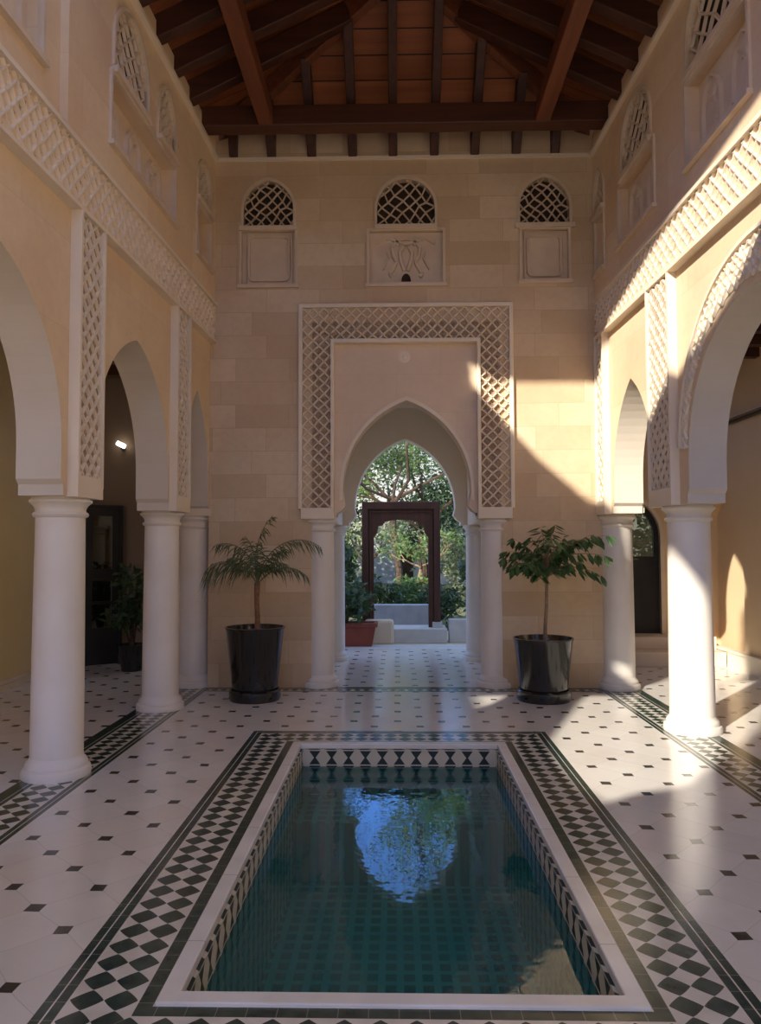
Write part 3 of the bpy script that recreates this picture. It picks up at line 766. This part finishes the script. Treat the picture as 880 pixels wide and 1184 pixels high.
mb = MB(); mb.box(.03, .15, 5.2, 7.40, 7.26, 7.46); mb.build('ridge_beam', M['beamy'], roof)
# added unseen flat roof, its hole shaped to throw the high sun band
sk = [(-2.4, 4.21), (-1.36, 4.2), (-1.28, 4.14), (-.56, 4.57), (-.16, 3.56), (.03, 2.73), (.17, 2.1), (.30, .9), (-.82, .86), (-1.16, .84), (-1.55, 1.14), (-1.75, 1.38), (-2.4, 1.40)]
mb = MB(); mb.extr([(-2.4, -.6), (2.7, -.6), (2.7, 5.25), (-2.4, 5.25)] + sk, [], 6.395, 6.45, fT); mb.build('ceiling_sun_cutout', M['boardx'], kind='structure')

mb = MB(); mb.extr([(-2.6, 6.2), (2.8, 6.2), (2.8, 6.5), (.09, 7.75), (-2.6, 6.5)], [], 0, .06, lambda u, z, w_: Vector((u, 5.2 + w_, z))); mb.build('gable_light_stop', M['boardx'], roof)  # unseen panel added to stop sun leaking over the flat roof
# unseen wall added behind the viewer to cut high sky light, one wide arch
mb = MB(); fa = arch_pts(.1, 1.75, 0, 2.3, 4.1, 14)
mb.extr([(-2.6, 0)] + fa + [(2.9, 0), (2.9, 6.4), (-2.6, 6.4)], [], 0, .3, lambda u, z, w_: Vector((u, -3.4 + w_, z))); mb.build('wall_sky_block', M['stone'], kind='structure')
# ------------------------------------------------------------------ garden
mb = MB(); mb.box(-1.6, 2.0, 11.2, 12.6, -.06, -.01); mb.build('garden_step', M['concretel'], label='worn pale threshold slab between the passage and the garden', category=None) if False else mb.build('floor_threshold', M['concretel'], kind='structure')
mb = MB(); mb.box(-8, 9, 15.2, 34, -.07, -.03); mb.build('lawn', M['grass'], kind='structure')

def leaf_cloud(mb, centre, rad, n, size, r, squash=(1, 1, 1), droop=0):
    for _ in range(n):
        while True:
            p = Vector((r.uniform(-1, 1), r.uniform(-1, 1), r.uniform(-1, 1)))
            if .25 < p.length < 1: break
        c = Vector(centre) + Vector((p.x * rad * squash[0], p.y * rad * squash[1], p.z * rad * squash[2]))
        d = Vector((r.uniform(-1, 1), r.uniform(-1, 1), r.uniform(-1, .6) - droop)).normalized()
        n_ = d.cross(Vector((r.uniform(-1, 1), r.uniform(-1, 1), r.uniform(-1, 1)))).normalized()
        s = size * r.uniform(.6, 1.3)
        mb.add([c, c + d * s * .5 + n_ * s * .22, c + d * s, c + d * s * .5 - n_ * s * .22], [(0, 1, 2, 3)])
def tree(name, loc_, h, crown, mat, label, cat='tree', group=None, n=4000, leafs=.12, seed=1, clusters=26, trunk=.14, low=.42, lean=0.0, bark='bark'):
    r = random.Random(seed); root = empty(name, loc_, 0, label, cat, group)
    mb = MB(); lb = MB(); ends = []
    th_ = h * low; top = Vector((lean, .05, th_))
    mb.tube([(0, 0, -.05), (lean * .3 + .05, 0, th_ * .35), (lean * .7 - .04, .03, th_ * .7), tuple(top)], [trunk * 1.1, trunk * .9, trunk * .8, trunk * .75], 8)
    def grow(p, d, L, rad, lev):
        q = p + d * L * .5 + Vector((r.uniform(-1, 1), r.uniform(-1, 1), r.uniform(-.6, .6))) * L * .12
        e_ = q + (d + Vector((r.uniform(-.4, .4), r.uniform(-.4, .4), r.uniform(-.1, .3)))).normalized() * L * .5
        mb.tube([tuple(p), tuple(q), tuple(e_)], [rad, rad * .75, rad * .55], 6 if lev < 2 else 4)
        if lev >= 1: ends.append(e_)
        if lev == 3: return
        for k in range(3 if lev else 2):
            dd = (d + Vector((r.uniform(-1, 1), r.uniform(-1, 1), r.uniform(-.35, .6))) * .85).normalized()
            grow(e_, dd, L * r.uniform(.6, .8), rad * .55, lev + 1)
    nl_ = 5; cr = crown * .52
    for k in range(nl_):
        a = 2 * PI * k / nl_ + r.uniform(-.4, .4); el = r.uniform(.25, .9)
        grow(top - Vector((0, 0, r.uniform(0, th_ * .12))), Vector((math.cos(a) * math.cos(el), math.sin(a) * math.cos(el), math.sin(el))), cr * r.uniform(.8, 1.1), trunk * .5, 0)
    per = max(2, n // len(ends))
    for e_ in ends: leaf_cloud(lb, e_, crown * r.uniform(.12, .26), per, leafs, r)
    mb.build('trunk', M[bark], root, smooth=True); lb.build('foliage', M[mat], root)
    return root
def shrub(loc_, rad, h, mat, label, group=None, n=1500, leafs=.1, seed=1, name='shrub'):
    r = random.Random(seed); root = empty(name, loc_, 0, label, 'shrub', group)
    mb = MB(); lb = MB()
    for k in range(9):
        a = r.uniform(0, 6.28); e_ = Vector((math.cos(a) * rad * r.uniform(.2, .9), math.sin(a) * rad * r.uniform(.2, .9), h * r.uniform(.35, .9)))
        mb.tube([(0, 0, -.03), (e_.x * .4, e_.y * .4, e_.z * .6), tuple(e_)], [.02, .015, .006], 5)
        leaf_cloud(lb, e_, rad * .55, n // 9, leafs, r)
    mb.build('stem', M['bark'], root); lb.build('foliage', M[mat], root); return root
GT = 'garden trees seen through the passage arch'
tree('tree', (.05, 19.0, 0), 7.2, 3.2, 'leaf_olive', 'garden tree with dark forked branches spreading above the wooden gate frame', group=GT, n=9000, leafs=.09, seed=3, clusters=20, trunk=.10, low=.40, lean=-.15)
tree('tree', (3.2, 21.5, 0), 8.4, 3.6, 'leaf_bright', 'bright green sunlit tree right of the wooden gate frame', group=GT, n=11000, leafs=.12, seed=8, clusters=26, trunk=.12, low=.30)
tree('tree', (-3.0, 22.0, 0), 8.0, 3.4, 'leaf_mid', 'mid green tree left of the wooden gate frame', group=GT, n=11000, leafs=.11, seed=11, clusters=26, trunk=.12, low=.32)
tree('tree', (.9, 26.5, 0), 10.2, 4.6, 'leaf_mid', 'leafy green tree far behind the gate frame, filling the arch top', group=GT, n=14000, leafs=.14, seed=21, clusters=30, trunk=.16, low=.22)
tree('tree', (5.6, 28.0, 0), 8.5, 3.6, 'leaf_mid', 'tall green tree at the far right of the garden', group=GT, n=6500, leafs=.18, seed=27, clusters=26, trunk=.16, low=.3)
tree('tree', (-5.2, 29.0, 0), 8.5, 3.6, 'leaf_bright', 'tall green tree at the far left of the garden', group=GT, n=6500, leafs=.18, seed=31, clusters=26, trunk=.16, low=.3)
tree('tree', (.45, 17.6, 0), 2.6, .8, 'leaf_mid', 'slim pale-barked young tree seen inside the gate frame', n=900, leafs=.10, seed=41, clusters=9, trunk=.05, low=.45, lean=.12, bark='trunkp')
tree('tree', (-.75, 20.5, 0), 3.2, 1.2, 'leaf_olive', 'small olive tree seen low inside the gate frame on the left', n=1800, leafs=.11, seed=43, clusters=12, trunk=.06, low=.40)
shrub((-1.0, 13.1, 0), .45, 1.65, 'leaf_dark', 'dark leafy shrub behind the terracotta trough, left of the gate frame', n=1700, leafs=.12, seed=2)
shrub((1.45, 14.0, .22), .50, 1.15, 'leaf_dark', 'dark shrub behind the low white wall, right of the gate frame', n=1500, leafs=.12, seed=4)
shrub((-.35, 15.6, 0), .50, .95, 'leaf_dark', 'low dark shrub seen through the gate frame on the left', n=1300, leafs=.12, seed=5)
shrub((.28, 16.3, 0), .45, .85, 'leaf_mid', 'low green shrub seen through the middle of the gate frame', n=1300, leafs=.12, seed=6)
shrub((.85, 15.7, 0), .45, .80, 'leaf_dark', 'low dark shrub seen through the gate frame on the right', n=1300, leafs=.11, seed=7)
shrub((2.3, 16.5, 0), .8, 1.5, 'leaf_mid', 'wide green shrub at the right edge of the garden view', n=2200, leafs=.13, seed=9)
shrub((-1.9, 15.2, 0), .7, 1.6, 'leaf_dark', 'wide dark shrub at the left edge of the garden view', n=2200, leafs=.13, seed=10)
shrub((3.9, 13.2, 0), .9, 2.7, 'leaf_mid', 'bush outside the arched glass door of the right gallery', n=2600, leafs=.14, seed=61)
shrub((-2.4, 24.5, 0), 1.6, 2.6, 'leaf_mid', 'broad green bush far left in front of the garden house', n=3000, leafs=.16, seed=62)
shrub((2.6, 25.0, 0), 1.5, 2.4, 'leaf_olive', 'broad olive bush far right in front of the garden house', n=3000, leafs=.16, seed=63)
shrub((2.2, 28.6, 0), 2.4, 4.6, 'leaf_dark', 'large dark evergreen bush behind the far right garden trees', n=5200, leafs=.22, seed=64)
shrub((-3.8, 28.6, 0), 2.2, 4.6, 'leaf_dark', 'large dark evergreen bush behind the far left garden trees', n=5200, leafs=.22, seed=65)
# gate frame on its plinth
gx0, gx1, gy = -.63, .77, 13.5
gate = empty('gate_frame', (.07, gy, .18), 0, 'free-standing dark red-brown wooden doorway frame with a carved lobed head', 'gate')
TGt = lambda u, z, w_: Vector((u - .0, -w_, z))
mb = MB()
hd = [(-.48, 0), (-.48, 1.58), (-.42, 1.66), (-.40, 1.78), (-.32, 1.80), (-.28, 1.86), (-.15, 1.885), (0, 1.895), (.15, 1.885), (.28, 1.86), (.32, 1.80), (.40, 1.78), (.42, 1.66), (.48, 1.58), (.48, 0)]
mb.extr([(-.60, 0)] + hd + [(.60, 0), (.60, 2.10), (-.60, 2.10)], [], -.06, .04, TGt); mb.build('carved_head', M['door'], gate)
mb = MB(); mb.extr([(-.69, 0), (-.58, 0), (-.58, 2.08), (.58, 2.08), (.58, 0), (.69, 0), (.69, 2.21), (-.69, 2.21)], [], -.10, .10, TGt)
mb.extr([(-.56, .0), (-.535, 0), (-.535, 2.02), (.535, 2.02), (.535, 0), (.56, 0), (.56, 2.05), (-.56, 2.05)], [], .04, .07, TGt); mb.build('outer_frame', M['door'], gate, bevel=.008)
for s in (-.63, .63):
    mb = MB(); mb.box(s - .085, s + .085, -.13, .13, -.0, .10); mb.build('foot_block', M['concretel'], gate)
def blk(name, x0, x1, y0, y1, z0, z1, mat, label, cat, group=None, bev=.012):
    o = empty(name, ((x0 + x1) / 2, (y0 + y1) / 2, z0), 0, label, cat, group) if False else None
    mb = MB(); cx, cy = (x0 + x1) / 2, (y0 + y1) / 2; mb.box(x0 - cx, x1 - cx, y0 - cy, y1 - cy, 0, z1 - z0)
    o = mb.build(name, M[mat], bevel=bev, label=label, cat=cat); o.location = (cx, cy, z0); return o
blk('plinth', -.72, .86, 13.2, 13.9, -.07, .18, 'concretel', 'pale concrete plinth the wooden gate frame stands on', 'plinth')
blk('garden_wall', -.55, .68, 14.4, 14.7, -.07, .50, 'concrete', 'low dark grey garden wall seen through the gate frame', 'wall')
blk('garden_wall', .90, 2.6, 13.3, 13.55, -.07, .33, 'concretel', 'low pale garden wall right of the gate plinth', 'wall')
# trough planter
tr_ = empty('trough_planter', (-.87, 12.55, -.01), 0, 'rectangular terracotta-red trough planter left of the gate frame', 'planter')
mb = MB(); mb.extr([(-.46, 0), (.46, 0), (.52, .33), (-.52, .33)], [], -.2, .2, lambda u, z, w_: Vector((u, w_, z)))
mb.build('trough', M['terra'], tr_, bevel=.01)
mb = MB(); mb.extr(rect(-.55, .55, -.23, .23), [rect(-.49, .49, -.17, .17)], .31, .37, fT); mb.build('rim', M['terra'], tr_, bevel=.008)
mb = MB(); mb.box(-.5, .5, -.18, .18, .3, .345); mb.build('soil', M['soil'], tr_)
shrub((-.85, 12.55, .33), .40, .72, 'leaf_dark', 'dark leafy plant growing in the terracotta trough', n=700, leafs=.13, seed=12, name='trough_plant')
blk('stone_block', -.56, -.06, 12.95, 13.15, -.07, .36, 'skirt', 'rounded sandy stone block between the trough and the plinth', 'stone block', bev=.05)
# far house
hs = empty('garden_house', (0, 33, -.05), 0, 'pale rendered garden house far behind the trees', 'building')
mb = MB(); mb.box(-9, 9, 0, 4, 0, 3.2); mb.build('wall', M['house'], hs)
mb = MB(); mb.box(-9.2, 9.2, -.15, 4.1, 3.2, 3.4); mb.build('roof_slab', M['concretel'], hs)
for a, b in ((-1.3, -.1), (2.2, 3.2), (-5, -4)):
    mb = MB(); mb.box(a, b, -.06, .02, .05, 2.3); mb.build('door_leaf', M['housed'], hs)
mb = MB(); mb.box(.0, .7, -.06, .02, .05, 2.3); mb.build('window_opening', M['dark'], hs)

# ------------------------------------------------------------------ doors in the galleries
dr = empty('door_1', (-4.28, 10.25, 0), math.radians(36), kind='structure')
mb = MB(); D_ = lambda u, z, w_: Vector((u, -w_, z))
mb.extr(rect(0, .50, 0, 2.13), [rect(.14, .40, .50, .82), rect(.14, .40, .86, 1.14), rect(.14, .40, 1.30, 2.03)], -.02, .025, D_)
mb.build('door_frame', M['black'], dr)
mb = MB(); mb.extr(rect(.13, .41, .48, 2.05), [], -.004, .004, D_); mb.build('pane', M['glass'], dr)
mb = MB(); mb.extr([(-.04, 0), (0, 0), (0, 2.13), (.5, 2.13), (.5, 0), (.54, 0), (.54, 2.18), (-.04, 2.18)], [], -.1, .05, D_); mb.build('door_casing', M['black'], dr)
dr = empty('door_2', (3.40, 10.98, 0), 0, kind='structure')
i_ = arch_pts(0, .28, .37, 1.75, 2.18, 10); o_ = arch_pts(0, .33, .36, 1.75, 2.25, 10)
mb = MB(); mb.extr(o_, [arch_pts(0, .26, 1.45, 1.75, 2.14, 10), rect(-.05, .05, 1.40, 1.42)], -.02, .03, D_); mb.build('door_frame', M['black'], dr)
mb = MB(); mb.extr(i_, [], -.004, .004, D_); mb.build('pane', M['glass'], dr)
o2 = arch_pts(0, .38, .36, 1.75, 2.31, 10)
mb = MB(); mb.extr(o2 + list(reversed(o_)), [], .05, .11, D_); mb.build('door_casing', M['skirt'], dr)
st = empty('steps', (3.4, 10.55, 0), 0, 'two pale stone steps below the arched glass door', 'steps')
mb = MB(); mb.box(-.75, .95, -.32, .30, 0, .19); mb.build('step', M['skirt'], st, bevel=.01)
mb = MB(); mb.box(-.75, .95, -.02, .30, .19, .36); mb.build('step', M['skirt'], st, bevel=.01)
# wall lamp in the dark gallery
lp = empty('wall_lamp', (-3.89, 10.70, 3.04), 0, 'small glowing lamp high on the dark left gallery wall', 'lamp')
mb = MB(); mb.tube([(0, 0, -.04), (0, -.05, -.04)], .03, 12); mb.build('bracket', M['black'], lp)
mb = MB(); mb.tube([(-.06, -.08, .035), (.05, -.08, -.02)], [.032, .032], 12); mb.build('bulb', M['glow'], lp, smooth=True)

# ------------------------------------------------------------------ pots and plants
def pot(x, y, h, rt_, rb, label):
    p = empty('plant_pot', (x, y, 0), 0, label, 'pot')
    mb = MB(); mb.lathe([(0, .0), (rb + .035, .0), (rb + .045, .02), (rb + .045, .10), (rb + .03, .115), (rb + .015, .10), (rb + .01, .05), (0, .045)], 48); mb.build('saucer', M['pot'], p, smooth=True)
    mb = MB(); mb.lathe([(0, .05), (rb, .05), (rb + .005, .07), (rt_ - .012, h - .03), (rt_, h - .012), (rt_, h), (rt_ - .018, h), (rt_ - .025, h - .05), (rt_ - .05, h - .12), (0, h - .12)], 48); mb.build('body', M['pot'], p, smooth=True)
    mb = MB(); mb.lathe([(0, h - .035), (rt_ * .5, h - .04), (rt_ - .025, h - .055)], 32); mb.build('soil', M['soil'], p, smooth=True)
    return p
p1x, p1y = -1.50, 8.05; p2x, p2y = 1.525, 8.05
pot(p1x, p1y, .76, .315, .225, 'tall black glazed pot holding the palm, left of the portal')
pot(p2x, p2y, .645, .315, .235, 'black glazed pot holding the leafy tree, right of the portal')
# palm
pm = empty('potted_palm', (p1x + .02, p1y, .69), 0, 'young feather palm with arching fronds in the left black pot', 'palm')
mb = MB(); mb.tube([(0, 0, 0), (.005, 0, .15), (-.005, 0, .35), (.0, 0, .53)], [.036, .028, .026, .032], 12); mb.build('trunk', M['palmtr'], pm, smooth=True)
r = random.Random(4)
fr = [(-176, .66, 48, 112, .36), (170, .74, 72, 110, .20), (150, .50, 40, 60, .16), (100, .45, 84, 50, .14), (36, .80, 86, 60, .14), (130, .60, 74, 60, .13), (10, .98, 66, 128, .20), (-8, .66, 36, 110, .16),
      (-30, .50, 55, 100, .13), (-70, .42, 60, 95, .14), (-160, .46, 66, 90, .18), (36, .56, 60, 70, .15)]
for az, L, el, dr_, lf in fr:
    a = math.radians(az); mb = MB(); pts = []; p = Vector((0, 0, .51)); n = 16
    for k in range(n + 1):
        pts.append(p.copy()); ee = math.radians(el + 14 - dr_ * (k / n) ** 1.3)
        p = p + Vector((math.cos(a) * math.cos(ee), math.sin(a) * math.cos(ee) * .8, math.sin(ee))) * L / n
    mb.tube(pts, [.007 * (1 - .75 * k / n) for k in range(n + 1)], 5)
    for k in range(5, n):
        d = (pts[k + 1] - pts[k]).normalized(); sd = d.cross(Vector((0, 0, 1))).normalized()
        for h_ in (0, .5):
            b_ = pts[k].lerp(pts[k + 1], h_)
            for s in (-1, 1):
                ll = 1.25 * lf * math.sin(PI * min(1, (k + h_ - 3) / (n - 2))) ** .5 * r.uniform(.85, 1.15)
                tip = b_ + (d * r.uniform(.3, .8) + sd * s * r.uniform(.35, .75) + Vector((0, 0, -r.uniform(.3, 1.3)))).normalized() * ll * r.uniform(.8, 1.1)
                md = b_.lerp(tip, .45) + Vector((0, 0, ll * .12)); wv = d * .0065
                mb.add([b_ - wv * .5, md - wv, tip, md + wv, b_ + wv * .5], [(0, 1, 3, 4), (1, 2, 3)])
    mb.build('frond', M['leaf_palm'], pm)
# leafy little tree
tg_ = empty('potted_tree', (p2x + .03, p2y, .57), 0, 'small leafy standard tree with drooping green leaflets in the right black pot', 'tree')
mb = MB(); mb.tube([(-.01, 0, 0), (-.005, 0, .2), (.01, 0, .4), (.02, 0, .90)], [.024, .019, .018, .014], 10)
r = random.Random(9); lb = MB()
br = [(-165, .40, 30), (-178, .36, 12), (160, .50, 62), (130, .48, 70), (95, .50, 82), (60, .52, 74), (25, .55, 58), (5, .72, 40), (-12, .60, 22), (-40, .45, 40), (-90, .45, 55), (-130, .45, 48), (175, .52, 50), (35, .70, 34),
      (-5, .62, 55), (80, .56, 70), (-60, .50, 72), (150, .40, 80), (0, .58, 8), (-150, .30, 65), (10, .45, 78), (-20, .35, 60), (168, .42, 36), (45, .34, 50)]
for az, L, el in br:
    a = math.radians(az); p = Vector((.015, 0, r.uniform(.62, .90))); pts = []; n = 7
    for k in range(n + 1):
        pts.append(p.copy()); ee = math.radians(el - 38 * k / n)
        p = p + Vector((math.cos(a) * math.cos(ee), math.sin(a) * math.cos(ee), math.sin(ee))) * L / n
    mb.tube(pts, [.009 * (1 - .85 * k / n) for k in range(n + 1)], 6)
    for k in range(2, n + 1):
        d = (pts[k] - pts[k - 1]).normalized(); sd = d.cross(Vector((0, 0, 1))).normalized()
        for s in (-1, 1, r.choice((-1, 1)), r.choice((-1, 1))):
            ll = r.uniform(.09, .165); b_ = pts[k] + d * r.uniform(-.02, .02)
            dd = (d * r.uniform(.2, .8) + sd * s * r.uniform(.5, 1) + Vector((0, 0, -r.uniform(.1, 1.1)))).normalized()
            n_ = dd.cross(Vector((r.uniform(-.4, .4), r.uniform(-.4, .4), 1))).normalized(); fold = dd.cross(n_) * ll * .06
            w_ = ll * .19; P_ = lambda t_, q: b_ + dd * ll * t_ + n_ * w_ * q + Vector((0, 0, -ll * .2 * t_ * t_))
            lb.add([P_(0, 0), P_(.3, .85) + fold, P_(.6, 1) + fold, P_(1, 0), P_(.6, -1) + fold, P_(.3, -.85) + fold, P_(.5, 0)], [(0, 1, 6), (1, 2, 6), (2, 3, 6), (3, 4, 6), (4, 5, 6), (5, 0, 6)])
mb.build('trunk', M['trunkp'], tg_, smooth=True); lb.build('foliage', M['leaf_pot'], tg_)
# dim potted plant in the left gallery
pot_ = empty('plant_pot', (-3.45, 9.9, 0), 0, 'small dark pot at the end of the dim left gallery', 'pot')
mb = MB(); mb.lathe([(0, 0), (.13, 0), (.19, .32), (.20, .34), (.17, .34), (.15, .28), (0, .28)], 28); mb.build('body', M['pot'], pot_, smooth=True)
mb = MB(); mb.lathe([(0, .30), (.165, .295)], 24); mb.build('soil', M['soil'], pot_)
shrub((-3.45, 9.9, .29), .30, 1.05, 'leaf_dark', 'shadowy leafy plant in the dim left gallery', n=420, leafs=.13, seed=15, name='gallery_plant')
